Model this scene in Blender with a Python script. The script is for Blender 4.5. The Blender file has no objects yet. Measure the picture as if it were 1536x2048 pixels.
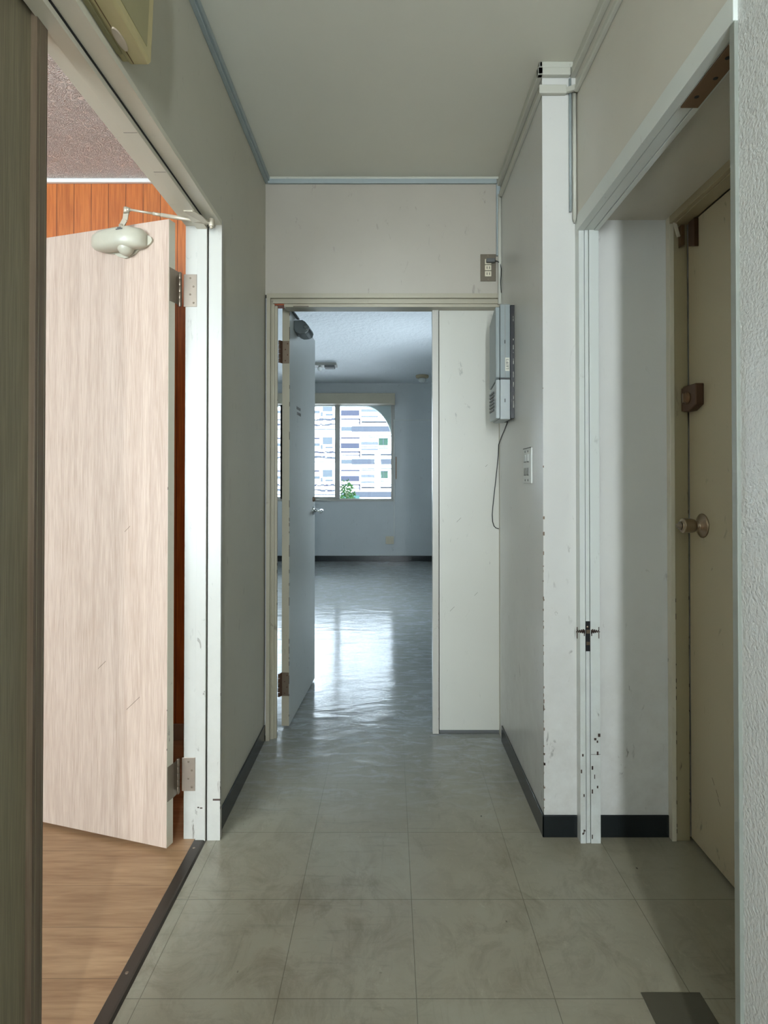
import bpy, math, random
from mathutils import Matrix, Vector
R = math.radians
C = bpy.context.scene.collection
scene = bpy.context.scene

# ------------------------------------------------------------------ camera
F = 1163.0
PITCH = R(0.6)
cam_d = bpy.data.cameras.new('camera'); cam = bpy.data.objects.new('camera', cam_d); C.objects.link(cam)
cam.location = (0, 0, 1.13)
cam.rotation_euler = (R(90) + PITCH, 0, 0)
cam_d.sensor_fit = 'VERTICAL'; cam_d.sensor_height = 36; cam_d.sensor_width = 27
cam_d.lens = 36 * F / 2048
cx, cy = 780.0, 965.0 - F * math.tan(PITCH)
cam_d.shift_x = (768 - cx) / 2048
cam_d.shift_y = -(1024 - cy) / 2048
cam_d.clip_start = 0.02; cam_d.clip_end = 300
scene.camera = cam

# ------------------------------------------------------------------ exposure, sky, daylight
scene.view_settings.view_transform = 'Standard'
scene.view_settings.look = 'None'
scene.view_settings.gamma = 1
scene.view_settings.use_curve_mapping = False
scene.view_settings.exposure = 0.0
world = bpy.data.worlds.new('sky'); scene.world = world; world.use_nodes = True
bg = world.node_tree.nodes['Background']
bg.inputs[0].default_value = (0.84, 0.92, 1.0, 1); bg.inputs[1].default_value = 30.0


def area(name, loc, rot, sx, sy, col, power, portal=False):
    d = bpy.data.lights.new(name, 'AREA'); d.shape = 'RECTANGLE'; d.size = sx; d.size_y = sy
    d.color = col; d.energy = power
    if portal: d.cycles.is_portal = True
    o = bpy.data.objects.new(name, d); o.location = loc; o.rotation_euler = rot; C.objects.link(o)
    return o


# sky portal outside the far room's window, daylight at the other windows, some added for fill light
area('window_sky_portal', (-1.55, 8.66, 1.55), (R(-90), 0, 0), 3.4, 1.7, (1, 1, 1), 1, True)
area('side_room_window_portal', (-2.25, -1.62, 1.4), (R(90), 0, 0), 2.2, 1.6, (1, 1, 1), 1, True)
area('hall_window_daylight', (0.15, -1.72, 1.5), (R(90), 0, 0), 0.12, 1.25, (0.97, 0.985, 1.0), 76)
area('hall_end_fill_portal', (-.39, -1.72, 1.5), (R(90), 0, 0), .24, 1.25, (1, 1, 1), 1, True)
area('hall_side_fill_portal', (0.76, -0.85, 1.55), (0, R(90), 0), .85, 0.9, (1, 1, 1), 1, True)
area('far_room_fill_portal', (1.96, 5.2, 1.5), (0, R(90), 0), 1.1, 1.2, (1, 1, 1), 1, True)

# ------------------------------------------------------------------ materials
MATS = {}


def nt_new(name):
    m = bpy.data.materials.new(name); m.use_nodes = True
    nt = m.node_tree; b = nt.nodes['Principled BSDF']
    return m, nt, b


def node(nt, t, **kw):
    n = nt.nodes.new(t)
    for k, v in kw.items(): setattr(n, k, v)
    return n


def mth(nt, op, a, b=None, c=None):
    n = nt.nodes.new('ShaderNodeMath'); n.operation = op
    for i, v in enumerate((a, b, c)):
        if v is None: continue
        if isinstance(v, (int, float)): n.inputs[i].default_value = v
        else: nt.links.new(v, n.inputs[i])
    return n.outputs[0]


def mixc(nt, fac, a, b, bt='MIX'):
    n = nt.nodes.new('ShaderNodeMix'); n.data_type = 'RGBA'; n.blend_type = bt
    for i, v in ((0, fac), (6, a), (7, b)):
        if isinstance(v, (int, float)): n.inputs[i].default_value = v
        elif isinstance(v, tuple): n.inputs[i].default_value = v + (1,) if len(v) == 3 else v
        else: nt.links.new(v, n.inputs[i])
    return n.outputs[2]


def pos(nt, sx=1, sy=1, sz=1, off=(0, 0, 0), obj=False):
    if obj: src = nt.nodes.new('ShaderNodeTexCoord').outputs['Object']
    else: src = nt.nodes.new('ShaderNodeNewGeometry').outputs['Position']
    mp = nt.nodes.new('ShaderNodeMapping'); mp.inputs['Scale'].default_value = (sx, sy, sz)
    mp.inputs['Location'].default_value = off
    nt.links.new(src, mp.inputs[0]); return mp.outputs[0]


def noise(nt, vec, scale, detail=3, rough=.55, dist=0):
    n = nt.nodes.new('ShaderNodeTexNoise'); n.inputs['Scale'].default_value = scale
    n.inputs['Detail'].default_value = detail; n.inputs['Roughness'].default_value = rough
    n.inputs['Distortion'].default_value = dist
    nt.links.new(vec, n.inputs['Vector']); return n.outputs['Fac']


def ramp(nt, v, lo, hi, a=0.0, b=1.0):
    n = nt.nodes.new('ShaderNodeMapRange'); n.inputs['From Min'].default_value = lo
    n.inputs['From Max'].default_value = hi; n.inputs['To Min'].default_value = a; n.inputs['To Max'].default_value = b
    nt.links.new(v, n.inputs[0]); return n.outputs[0]


def bump(nt, b, h, strength, dist=.002):
    n = nt.nodes.new('ShaderNodeBump'); n.inputs['Strength'].default_value = strength
    n.inputs['Distance'].default_value = dist
    nt.links.new(h, n.inputs['Height']); nt.links.new(n.outputs[0], b.inputs['Normal'])


def srgb(r, g, b):
    f = lambda c: (c / 255 / 12.92) if c / 255 <= .04045 else ((c / 255 + .055) / 1.055) ** 2.4
    return (f(r), f(g), f(b))


def paint(name, col, rough=.42, bs=220, bst=.12, bd=.001, scuff=0.0, stain=.06, spec=.5, low=0.0):
    m, nt, b = nt_new(name)
    p = pos(nt)
    c = mixc(nt, ramp(nt, noise(nt, p, 2.3, 4), .35, .7, 0, stain * 2), col, tuple(x * .62 for x in col))
    if scuff > 0:
        s1 = noise(nt, pos(nt, 1, 1, .35), 26, 5, .7, 1.2)
        m1 = ramp(nt, s1, .61, .68, 0, 1)
        s2 = noise(nt, pos(nt, 3.0, 3.0, 1.2, (4, 2, 7)), 9, 2, .5)
        fac = mth(nt, 'MULTIPLY', mth(nt, 'MULTIPLY', m1, ramp(nt, s2, .5, .62, 0, 1)), scuff)
        if low > 0:
            z = nt.nodes.new('ShaderNodeSeparateXYZ'); nt.links.new(p, z.inputs[0])
            fz = ramp(nt, z.outputs[2], .1, 1.3, 1, .25); fac = mth(nt, 'MULTIPLY', fac, fz)
        c = mixc(nt, fac, c, (.09, .075, .06))
        if low > 0:
            gr = mth(nt, 'MULTIPLY', ramp(nt, z.outputs[2], .05, .9, low, 0), ramp(nt, noise(nt, pos(nt), 14, 5, .7), .35, .7, 0, 1))
            c = mixc(nt, gr, c, (.22, .17, .12))
    nt.links.new(c, b.inputs['Base Color'])
    b.inputs['Roughness'].default_value = rough
    b.inputs['Specular IOR Level'].default_value = spec
    bump(nt, b, noise(nt, p, bs, 2), bst, bd)
    MATS[name] = m; return m


def plain(name, col, rough=.5, metal=0.0, spec=.5, bst=.03):
    m, nt, b = nt_new(name)
    c = mixc(nt, ramp(nt, noise(nt, pos(nt), 40, 3), .3, .7, 0, .18), col, tuple(x * .7 for x in col))
    nt.links.new(c, b.inputs['Base Color'])
    b.inputs['Roughness'].default_value = rough; b.inputs['Metallic'].default_value = metal
    b.inputs['Specular IOR Level'].default_value = spec
    bump(nt, b, noise(nt, pos(nt), 300, 2), bst, .0006)
    MATS[name] = m; return m


paint('cream_wall', srgb(188, 184, 168), .5, 260, .10, .0008, .35, .10)
paint('cream_wall_shaded', srgb(172, 166, 153), .5, 260, .10, .0008, .35, .10)  # same cream as the hall walls, far wall's shade put into the colour
paint('ceiling_paint', srgb(214, 212, 198), .6, 300, .10, .0008, 0, .06)
paint('pier_paint', srgb(210, 210, 205), .30, 240, .10, .0008, .7, .06, .5, .22)
paint('right_wall_paint', srgb(204, 200, 188), .34, 240, .10, .0008, .4, .10, .5, .15)
paint('textured_paint', srgb(205, 208, 206), .27, 150, .75, .0035, .15, .05)
paint('frame_paint', srgb(205, 199, 180), .33, 120, .07, .0006, .8, .07, .5, .15)
paint('white_frame_paint', srgb(176, 173, 163), .33, 120, .07, .0006, .9, .05, .5, .2)
paint('post_paint', srgb(208, 213, 208), .30, 120, .08, .0006, .9, .05, .5, .3)
paint('far_frame_paint', srgb(164, 158, 139), .36, 120, .07, .0006, .8, .08, .5, .15)
paint('panel_paint', srgb(190, 189, 178), .42, 200, .05, .0006, .35, .06)
paint('sky_tinted_wall', srgb(208, 213, 213), .5, 200, .10, .0008, .3, .08)  # white walls, the blue of the daylight mixed into the colour
paint('sky_tinted_ceiling', srgb(226, 231, 234), .6, 26, .8, .010, 0, .06)  # white ceiling, bluish cast of the sky light put into its colour
paint('beige_door_paint', srgb(182, 172, 146), .38, 200, .05, .0006, .5, .05)
paint('beige_frame_paint', srgb(165, 154, 124), .38, 150, .07, .0006, .8, .07)
paint('grey_door_paint', srgb(206, 210, 206), .22, 200, .04, .0006, .3, .05)
paint('duct_white', srgb(190, 190, 178), .4, 200, .04, .0006, .3, .05)
plain('duct_blue', srgb(152, 163, 163), .4)
plain('dark_gap', (.008, .007, .006), .8)
plain('black_vinyl', srgb(26, 32, 34), .25)
plain('sill_metal', srgb(62, 54, 46), .32, .3)
plain('plate_brown', srgb(78, 74, 60), .55, .1)
plain('stainless', srgb(142, 130, 116), .32, .85)
plain('aged_hinge', srgb(120, 106, 90), .4, .7)
plain('chrome', srgb(205, 208, 208), .12, 1.0)
plain('knob_metal', srgb(158, 142, 122), .28, .9)
plain('bronze', srgb(122, 96, 70), .42, .6)
plain('dark_bronze', srgb(92, 68, 52), .4, .5)
plain('closer_beige', srgb(176, 171, 152), .38)
plain('closer_arm', srgb(182, 172, 152), .35, .3)
plain('closer_grey', srgb(86, 94, 94), .3, .4)
plain('yellow_plastic', srgb(184, 170, 124), .4)
plain('yellow_plastic_dark', srgb(150, 142, 104), .42)
plain('pink_tab', srgb(196, 180, 158), .4)
plain('box_grey', srgb(146, 156, 156), .4)
plain('box_light', srgb(176, 184, 184), .4)
plain('black_plastic', srgb(22, 24, 26), .4)
plain('label_white', srgb(214, 214, 200), .5)
plain('marks_grey', srgb(90, 92, 90), .6)
plain('outlet_metal', srgb(112, 104, 90), .4, .5)
plain('outlet_cream', srgb(214, 206, 182), .4)
plain('switch_white', srgb(214, 218, 214), .35)
plain('switch_grey', srgb(140, 140, 134), .4)
plain('window_metal', srgb(186, 184, 176), .45)
plain('curtain_box', srgb(190, 182, 160), .5)
plain('concrete_outer', srgb(120, 130, 128), .8, 0, .3, .3)
plain('asphalt', (.14, .14, .14), .9)
plain('bark', (.05, .04, .03), .8)
plain('lamp_white', srgb(225, 228, 225), .25)
plain('lamp_beige', srgb(176, 162, 132), .5)
plain('bare_wood', srgb(150, 70, 30), .6)
plain('chip_dark', srgb(60, 44, 34), .7)
plain('jamb_grey', srgb(132, 136, 128), .5)
plain('worn_edge', srgb(122, 104, 86), .7)
plain('grey_skirting', srgb(150, 132, 116), .5)
plain('white_cornice', srgb(226, 224, 218), .5)

def flat(name, col):
    m, nt, b = nt_new(name); MATS[name] = m
    b.inputs['Base Color'].default_value = tuple(col) + (1,); b.inputs['Roughness'].default_value = .95
    b.inputs['Specular IOR Level'].default_value = .05


flat('facade_white', (.80, .82, .84)); flat('facade_grey', (.026, .030, .038)); flat('facade_mid', (.034, .041, .048))
flat('facade_pale', (.042, .048, .058)); flat('facade_dark', (.020, .022, .032)); flat('green_glass', (.014, .028, .021)); flat('teal_glass', (.020, .046, .046))
flat('leaf', (.006, .019, .004))
# clear pane: mostly see-through, mirrors a little
m, nt, b = nt_new('pane_glass'); MATS['pane_glass'] = m
tr = node(nt, 'ShaderNodeBsdfTransparent'); tr.inputs[0].default_value = (.93, .96, .97, 1)
gl = node(nt, 'ShaderNodeBsdfGlossy'); gl.inputs['Roughness'].default_value = .02
fr = node(nt, 'ShaderNodeFresnel'); fr.inputs[0].default_value = 1.5
mx = node(nt, 'ShaderNodeMixShader')
nt.links.new(fr.outputs[0], mx.inputs[0]); nt.links.new(tr.outputs[0], mx.inputs[1]); nt.links.new(gl.outputs[0], mx.inputs[2])
nt.links.new(mx.outputs[0], nt.nodes['Material Output'].inputs[0])


def wood_laminate(name, ca, cb, fine=420, rough=.42):
    m, nt, b = nt_new(name); MATS[name] = m
    g1 = noise(nt, pos(nt, 1, 1, .022), fine, 3, .6)
    g2 = noise(nt, pos(nt, 1, 1, .05, (3, 1, 2)), 36, 3, .6)
    g = mth(nt, 'ADD', mth(nt, 'MULTIPLY', g1, .65), mth(nt, 'MULTIPLY', g2, .35))
    c = mixc(nt, ramp(nt, g, .40, .62), ca, cb)
    nt.links.new(c, b.inputs['Base Color']); b.inputs['Roughness'].default_value = rough
    bump(nt, b, g1, .12, .0006)
    return m


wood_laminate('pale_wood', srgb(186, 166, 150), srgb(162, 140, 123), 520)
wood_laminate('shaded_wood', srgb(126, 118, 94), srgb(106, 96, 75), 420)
wood_laminate('edge_wood', srgb(112, 97, 79), srgb(90, 74, 58), 160)

# orange upright boards with fine grooves
m, nt, b = nt_new('orange_boards'); MATS['orange_boards'] = m
sx = node(nt, 'ShaderNodeSeparateXYZ'); nt.links.new(pos(nt), sx.inputs[0])
bx = mth(nt, 'DIVIDE', mth(nt, 'ADD', sx.outputs[0], 4.0 + .0185), .0768)
frc = mth(nt, 'FRACT', bx); idn = mth(nt, 'FLOOR', bx)
wn = node(nt, 'ShaderNodeTexWhiteNoise', noise_dimensions='1D'); nt.links.new(idn, wn.inputs['W'])
g = noise(nt, pos(nt, 1, 1, .05), 130, 3, .6)
c = mixc(nt, ramp(nt, g, .35, .65), srgb(192, 112, 52), srgb(160, 86, 36))
c = mixc(nt, mth(nt, 'MULTIPLY', wn.outputs['Value'], .35), c, srgb(190, 98, 40))
line = mth(nt, 'LESS_THAN', frc, .04)
c = mixc(nt, mth(nt, 'MULTIPLY', line, .8), c, srgb(80, 36, 14))
nt.links.new(c, b.inputs['Base Color']); b.inputs['Roughness'].default_value = .45
bump(nt, b, mth(nt, 'SUBTRACT', 1, line), .6, .002)

# pinkish ceiling with a worm-like plaster texture
m, nt, b = nt_new('pink_plaster'); MATS['pink_plaster'] = m
b.inputs['Base Color'].default_value = srgb(232, 222, 212) + (1,); b.inputs['Roughness'].default_value = .45
n1 = noise(nt, pos(nt), 42, 3, .55, 2.2)
rid = mth(nt, 'ABSOLUTE', mth(nt, 'SUBTRACT', n1, .5))
bump(nt, b, ramp(nt, rid, 0, .10, 1, 0), .9, .008)

# oak plank floor of the side room
m, nt, b = nt_new('oak_floor'); MATS['oak_floor'] = m
sx = node(nt, 'ShaderNodeSeparateXYZ'); nt.links.new(pos(nt), sx.inputs[0])
by = mth(nt, 'DIVIDE', mth(nt, 'ADD', sx.outputs[1], 10 - 1.6965 + .153 * 20), .153)
frc = mth(nt, 'FRACT', by); idn = mth(nt, 'FLOOR', by)
wn = node(nt, 'ShaderNodeTexWhiteNoise', noise_dimensions='1D'); nt.links.new(idn, wn.inputs['W'])
g = noise(nt, pos(nt, .07, 1, 1), 95, 4, .6, .6); g2 = noise(nt, pos(nt, .16, 1, 1, (1, 0, 0)), 17, 3, .6, .9)
gg = mth(nt, 'ADD', mth(nt, 'MULTIPLY', g, .45), mth(nt, 'MULTIPLY', g2, .55))
c = mixc(nt, ramp(nt, gg, .36, .64), srgb(178, 144, 108), srgb(136, 101, 70))
c = mixc(nt, mth(nt, 'MULTIPLY', wn.outputs['Value'], .3), c, srgb(140, 108, 78))
line = mth(nt, 'LESS_THAN', frc, .012)
c = mixc(nt, mth(nt, 'MULTIPLY', line, .6), c, srgb(80, 56, 38))
nt.links.new(c, b.inputs['Base Color']); b.inputs['Roughness'].default_value = .38
bump(nt, b, g, .08, .001)


def vinyl(name, base, tiles, rough, wav):
    m, nt, b = nt_new(name); MATS[name] = m
    T = .303
    s = node(nt, 'ShaderNodeSeparateXYZ'); nt.links.new(pos(nt), s.inputs[0])
    ux = mth(nt, 'DIVIDE', mth(nt, 'SUBTRACT', s.outputs[0], .0580 - T * 40), T)
    uy = mth(nt, 'DIVIDE', mth(nt, 'SUBTRACT', s.outputs[1], 1.5878 - T * 40), T)
    cv = node(nt, 'ShaderNodeCombineXYZ'); nt.links.new(mth(nt, 'FLOOR', ux), cv.inputs[0]); nt.links.new(mth(nt, 'FLOOR', uy), cv.inputs[1])
    wn = node(nt, 'ShaderNodeTexWhiteNoise', noise_dimensions='3D'); nt.links.new(cv.outputs[0], wn.inputs['Vector'])
    big = noise(nt, pos(nt), 3.2, 5, .6)
    c = mixc(nt, ramp(nt, big, .35, .68, 0, .8), base, tuple(x * y for x, y in zip(base, (.80, .78, .74))))
    if tiles:
        c = mixc(nt, mth(nt, 'MULTIPLY', wn.outputs['Value'], .22), c, tuple(x * y for x, y in zip(base, (.90, .80, .72))))
    # scratches in two directions and rubbed-in dirt
    sA = noise(nt, pos(nt, 1, .09, 1), 60, 4, .65, 1.0); sB = noise(nt, pos(nt, .10, 1, 1, (5, 3, 0)), 55, 4, .65, 1.0)
    mA = ramp(nt, sA, .58, .74, 0, .28); mB = ramp(nt, sB, .56, .74, 0, .28)
    sel = ramp(nt, noise(nt, pos(nt, 1, 1, 1, (9, 4, 0)), 2.1, 3), .42, .6, 0, 1)
    c = mixc(nt, mth(nt, 'MULTIPLY', mth(nt, 'MAXIMUM', mA, mB), sel), c, srgb(92, 84, 68))
    light = ramp(nt, noise(nt, pos(nt, 1, .5, 1, (2, 8, 0)), 34, 5, .7, 1.5), .60, .72, 0, .3)
    c = mixc(nt, light, c, tuple(min(1, x * 1.35) for x in base))
    md = ramp(nt, noise(nt, pos(nt, 1, .8, 1, (3, 3, 0)), 9, 6, .75, .8), .46, .68, 0, .45)
    sd_ = ramp(nt, noise(nt, pos(nt, 1, 1, 1, (6, 1, 0)), 1.5, 2), .36, .60, .15, 1)
    c = mixc(nt, mth(nt, 'MULTIPLY', md, sd_), c, srgb(104, 92, 72))
    dots = ramp(nt, noise(nt, pos(nt, 1, .7, 1, (7, 1, 0)), 24, 2, .5), .755, .78, 0, .85)
    c = mixc(nt, dots, c, srgb(58, 52, 44))
    fy = ramp(nt, s.outputs[1], 1.9, 2.75, 0, 1)  # far floor turns bluish: sky reflection put into the colour
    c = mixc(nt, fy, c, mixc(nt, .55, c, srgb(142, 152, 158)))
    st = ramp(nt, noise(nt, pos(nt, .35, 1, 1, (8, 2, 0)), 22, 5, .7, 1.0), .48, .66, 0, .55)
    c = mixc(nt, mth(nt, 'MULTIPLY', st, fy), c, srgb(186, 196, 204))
    if tiles:
        lx = mth(nt, 'LESS_THAN', mth(nt, 'FRACT', mth(nt, 'ADD', ux, .0035)), .007)
        ly = mth(nt, 'LESS_THAN', mth(nt, 'FRACT', mth(nt, 'ADD', uy, .0035)), .007)
        c = mixc(nt, mth(nt, 'MULTIPLY', mth(nt, 'MAXIMUM', lx, ly), ramp(nt, s.outputs[1], 1.6, 2.5, .5, .08)), c, srgb(70, 62, 48))
    nt.links.new(c, b.inputs['Base Color'])
    rg = mth(nt, 'ADD', ramp(nt, big, .3, .75, 0, .045), ramp(nt, sA, .4, .8, 0, .02))
    nt.links.new(mth(nt, 'ADD', rg, ramp(nt, s.outputs[1], 1.6, 2.9, .20, .11)), b.inputs['Roughness'])
    wv = mth(nt, 'ADD', mth(nt, 'MULTIPLY', noise(nt, pos(nt, .5, 1.0, 1), 15, 4, .65, .6), .6), mth(nt, 'MULTIPLY', noise(nt, pos(nt, .45, 1.0, 1, (4, 4, 0)), 5.5, 2, .5, .8), 1.5))
    wv = mth(nt, 'MULTIPLY', wv, ramp(nt, s.outputs[1], 1.6, 2.9, .45, 1))
    b.inputs['Specular IOR Level'].default_value = .36
    bump(nt, b, wv, wav[1], wav[2])
    return m


vinyl('vinyl_tile', srgb(151, 147, 130), True, .26, (7, .8, .0028))


# ------------------------------------------------------------------ mesh helpers
WM = {}


class MB:
    def __init__(s): s.v = []; s.f = []; s.m = []; s.sm = []

    def add(s, vs, fs, mi=0, smooth=False):
        o = len(s.v); s.v += [tuple(p) for p in vs]
        for f in fs: s.f.append([o + i for i in f]); s.m.append(mi); s.sm.append(smooth)
        return s

    def box(s, x0, x1, y0, y1, z0, z1, mi=0):
        vs = [(x, y, z) for z in (z0, z1) for y in (y0, y1) for x in (x0, x1)]
        return s.add(vs, [(0, 2, 3, 1), (4, 5, 7, 6), (0, 1, 5, 4), (2, 6, 7, 3), (0, 4, 6, 2), (1, 3, 7, 5)], mi)

    def prism(s, poly, axis, a, b, mi=0, smooth=False):
        n = len(poly)
        def P(u, v, w): return {'X': (w, u, v), 'Y': (u, w, v), 'Z': (u, v, w)}[axis]
        vs = [P(u, v, a) for u, v in poly] + [P(u, v, b) for u, v in poly]
        s.add(vs, [(i, (i + 1) % n, n + (i + 1) % n, n + i) for i in range(n)], mi, smooth)
        return s.add(vs, [tuple(range(n))[::-1], tuple(range(n, 2 * n))], mi)

    def lathe(s, p0, p1, prof, seg=20, mi=0):
        """prof: list of (t along p0->p1 in metres, radius)"""
        p0 = Vector(p0); ax = (Vector(p1) - p0).normalized()
        u = ax.orthogonal().normalized(); w = ax.cross(u)
        vs = []; fs = []
        for t, r in prof:
            for k in range(seg):
                a = 2 * math.pi * k / seg
                vs.append(p0 + ax * t + (u * math.cos(a) + w * math.sin(a)) * r)
        for j in range(len(prof) - 1):
            for k in range(seg):
                k2 = (k + 1) % seg
                fs.append((j * seg + k, j * seg + k2, (j + 1) * seg + k2, (j + 1) * seg + k))
        s.add(vs, fs, mi, True)
        o = len(s.v) - len(vs)
        s.f.append([o + k for k in range(seg)][::-1]); s.m.append(mi); s.sm.append(False)
        s.f.append([o + (len(prof) - 1) * seg + k for k in range(seg)]); s.m.append(mi); s.sm.append(False)
        return s

    def cyl(s, p0, p1, r0, r1=None, seg=16, mi=0):
        L = (Vector(p1) - Vector(p0)).length
        return s.lathe(p0, p1, [(0, r0), (L, r1 if r1 is not None else r0)], seg, mi)

    def tube(s, pts, r, seg=8, mi=0):
        pts = [Vector(p) for p in pts]; vs = []; fs = []; n = len(pts)
        for i, p in enumerate(pts):
            d = (pts[min(i + 1, n - 1)] - pts[max(i - 1, 0)]).normalized()
            u = d.cross(Vector((.13, .97, .2))).normalized(); w = d.cross(u)
            for k in range(seg):
                a = 2 * math.pi * k / seg
                vs.append(p + (u * math.cos(a) + w * math.sin(a)) * r)
        for j in range(n - 1):
            for k in range(seg):
                k2 = (k + 1) % seg
                fs.append((j * seg + k, j * seg + k2, (j + 1) * seg + k2, (j + 1) * seg + k))
        fs.append(tuple(range(seg))[::-1]); fs.append(tuple((n - 1) * seg + k for k in range(seg)))
        return s.add(vs, fs, mi, True)

    def bar(s, a, b, w, t, up=(0, 0, 1), mi=0):
        a = Vector(a); b = Vector(b); d = (b - a).normalized(); sd = d.cross(Vector(up)).normalized(); n = sd.cross(d)
        vs = [p + sd * (i * w / 2) + n * (j * t / 2) for p in (a, b) for i, j in ((-1, -1), (1, -1), (1, 1), (-1, 1))]
        return s.add(vs, [(3, 2, 1, 0), (4, 5, 6, 7), (0, 1, 5, 4), (1, 2, 6, 5), (2, 3, 7, 6), (3, 0, 4, 7)], mi)

    def ball(s, c, rx, ry, rz, mi=0, seg=20, rings=12, mat=None, e=1.0):
        vs = []; fs = []
        def sp(v): return math.copysign(abs(v) ** e, v)
        for j in range(rings + 1):
            ph = math.pi * j / rings
            for k in range(seg):
                a = 2 * math.pi * k / seg
                p = Vector((rx * math.sin(ph) * sp(math.cos(a)), ry * math.sin(ph) * sp(math.sin(a)), rz * sp(math.cos(ph))))
                if mat: p = mat @ p
                vs.append(Vector(c) + p)
        for j in range(rings):
            for k in range(seg):
                k2 = (k + 1) % seg
                fs.append((j * seg + k, (j + 1) * seg + k, (j + 1) * seg + k2, j * seg + k2))
        return s.add(vs, fs, mi, True)

    def build(s, name, mats, parent=None, local=False, bevel=0, label=None, origin=None, bseg=2):
        if isinstance(mats, str): mats = [mats]
        me = bpy.data.meshes.new(name)
        W = WM.get(parent.name, Matrix()) if parent else Matrix()
        vs = [Vector(v) for v in s.v]
        if parent and not local:
            inv = W.inverted(); vs = [inv @ v for v in vs]
        lo = [min(v[i] for v in vs) for i in range(3)]; hi = [max(v[i] for v in vs) for i in range(3)]
        org = Vector(origin) if origin else Vector(((lo[0] + hi[0]) / 2, (lo[1] + hi[1]) / 2, lo[2]))
        me.from_pydata([tuple(v - org) for v in vs], [], s.f)
        for k in mats: me.materials.append(MATS[k])
        for p, mi, sm in zip(me.polygons, s.m, s.sm): p.material_index = mi; p.use_smooth = sm
        me.update()
        import bmesh
        bm = bmesh.new(); bm.from_mesh(me)
        bmesh.ops.remove_doubles(bm, verts=bm.verts, dist=1e-6)
        bmesh.ops.recalc_face_normals(bm, faces=bm.faces); bm.to_mesh(me); bm.free()
        o = bpy.data.objects.new(name, me); C.objects.link(o); o.location = org
        if parent: o.parent = parent
        WM[o.name] = W @ Matrix.Translation(org)
        if bevel:
            md = o.modifiers.new('bevel', 'BEVEL'); md.width = bevel; md.segments = bseg; md.limit_method = 'ANGLE'; md.angle_limit = R(40)
        if label: o['label'] = label
        return o


def B(x0, x1, y0, y1, z0, z1, mi=0): return MB().box(x0, x1, y0, y1, z0, z1, mi)


def thing(name, loc, label, cat, rz=0.0, group=None, kind=None):
    o = bpy.data.objects.new(name, None); C.objects.link(o); o.location = loc; o.rotation_euler = (0, 0, rz)
    o.empty_display_size = .05
    WM[o.name] = Matrix.Translation(Vector(loc)) @ Matrix.Rotation(rz, 4, 'Z')
    return tag(o, label, cat, group, kind)


def tag(o, label, cat=None, group=None, kind=None):
    o['label'] = label
    if cat: o['category'] = cat
    if group: o['group'] = group
    if kind: o['kind'] = kind
    return o


def struct(o, label=None, cat=None):
    o['kind'] = 'structure'
    if label: o['label'] = label
    if cat: o['category'] = cat
    return o


def local_pt(root, p): return WM[root.name] @ Vector(p)


rnd = random.Random(4); rnd0 = random.Random(9)
LX, RX, FY, PY, CZ = -.552, .492, 2.566, 1.868, 2.485   # hall walls, pier face, ceiling

# ------------------------------------------------------------------ the hall shell
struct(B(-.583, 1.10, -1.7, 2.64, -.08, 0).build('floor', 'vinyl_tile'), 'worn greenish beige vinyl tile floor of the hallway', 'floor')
struct(B(-3.9, 1.9, 2.64, 8.5, -.08, 0).build('floor', 'vinyl_tile'), 'glossy scratched vinyl floor of the far room, sky sheen tinted into its colour', 'floor')
struct(B(-4.1, -.617, -1.6, 2.64, -.08, 0).build('floor', 'oak_floor'), 'brown oak plank floor of the room on the left', 'floor')
struct(B(-.65, 1.10, -1.7, 2.66, CZ, CZ + .1).build('ceiling', 'ceiling_paint'), 'plain grey cream hallway ceiling', 'ceiling')
wl = MB().box(-.65, LX, -1.6, .60, 0, CZ).box(-.65, LX, .60, 1.872, 1.968, CZ).box(-.65, LX, 1.872, FY, 0, CZ)
struct(wl.build('wall_left', 'cream_wall'), 'cream hallway wall around the left doorway', 'wall')
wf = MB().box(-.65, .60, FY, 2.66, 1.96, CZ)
struct(wf.build('wall_far', 'cream_wall_shaded'), 'cream wall above the far doorway', 'wall')
wr = B(RX, 1.10, PY, 2.66, 0, CZ)
for _ in range(38):
    z = rnd0.uniform(.08, .95) if rnd0.random() < .8 else rnd0.uniform(.95, 1.5)
    h = rnd0.uniform(.0012, .006); a_, b_ = rnd0.random() ** 2 * .0045, rnd0.random() ** 2 * .0045
    wr.box(RX - .0005, RX + .0006 + a_, PY - .0005, PY + .0006 + b_, z - h, z + h, 1)
    if b_ > .001: wr.box(RX - .0004, RX + .0005, PY - .0004, PY + b_ + .002, z - h * .4, z + h * .3, 1)
struct(wr.build('wall_right', ['pier_paint', 'worn_edge']), 'glossy white painted pier on the right with scuffed corner', 'wall')
wu = B(.60, 1.10, .90, PY, 1.977, CZ)
struct(wu.build('wall_right_upper', 'right_wall_paint'), 'painted wall above the opening on the right', 'wall')
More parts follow.
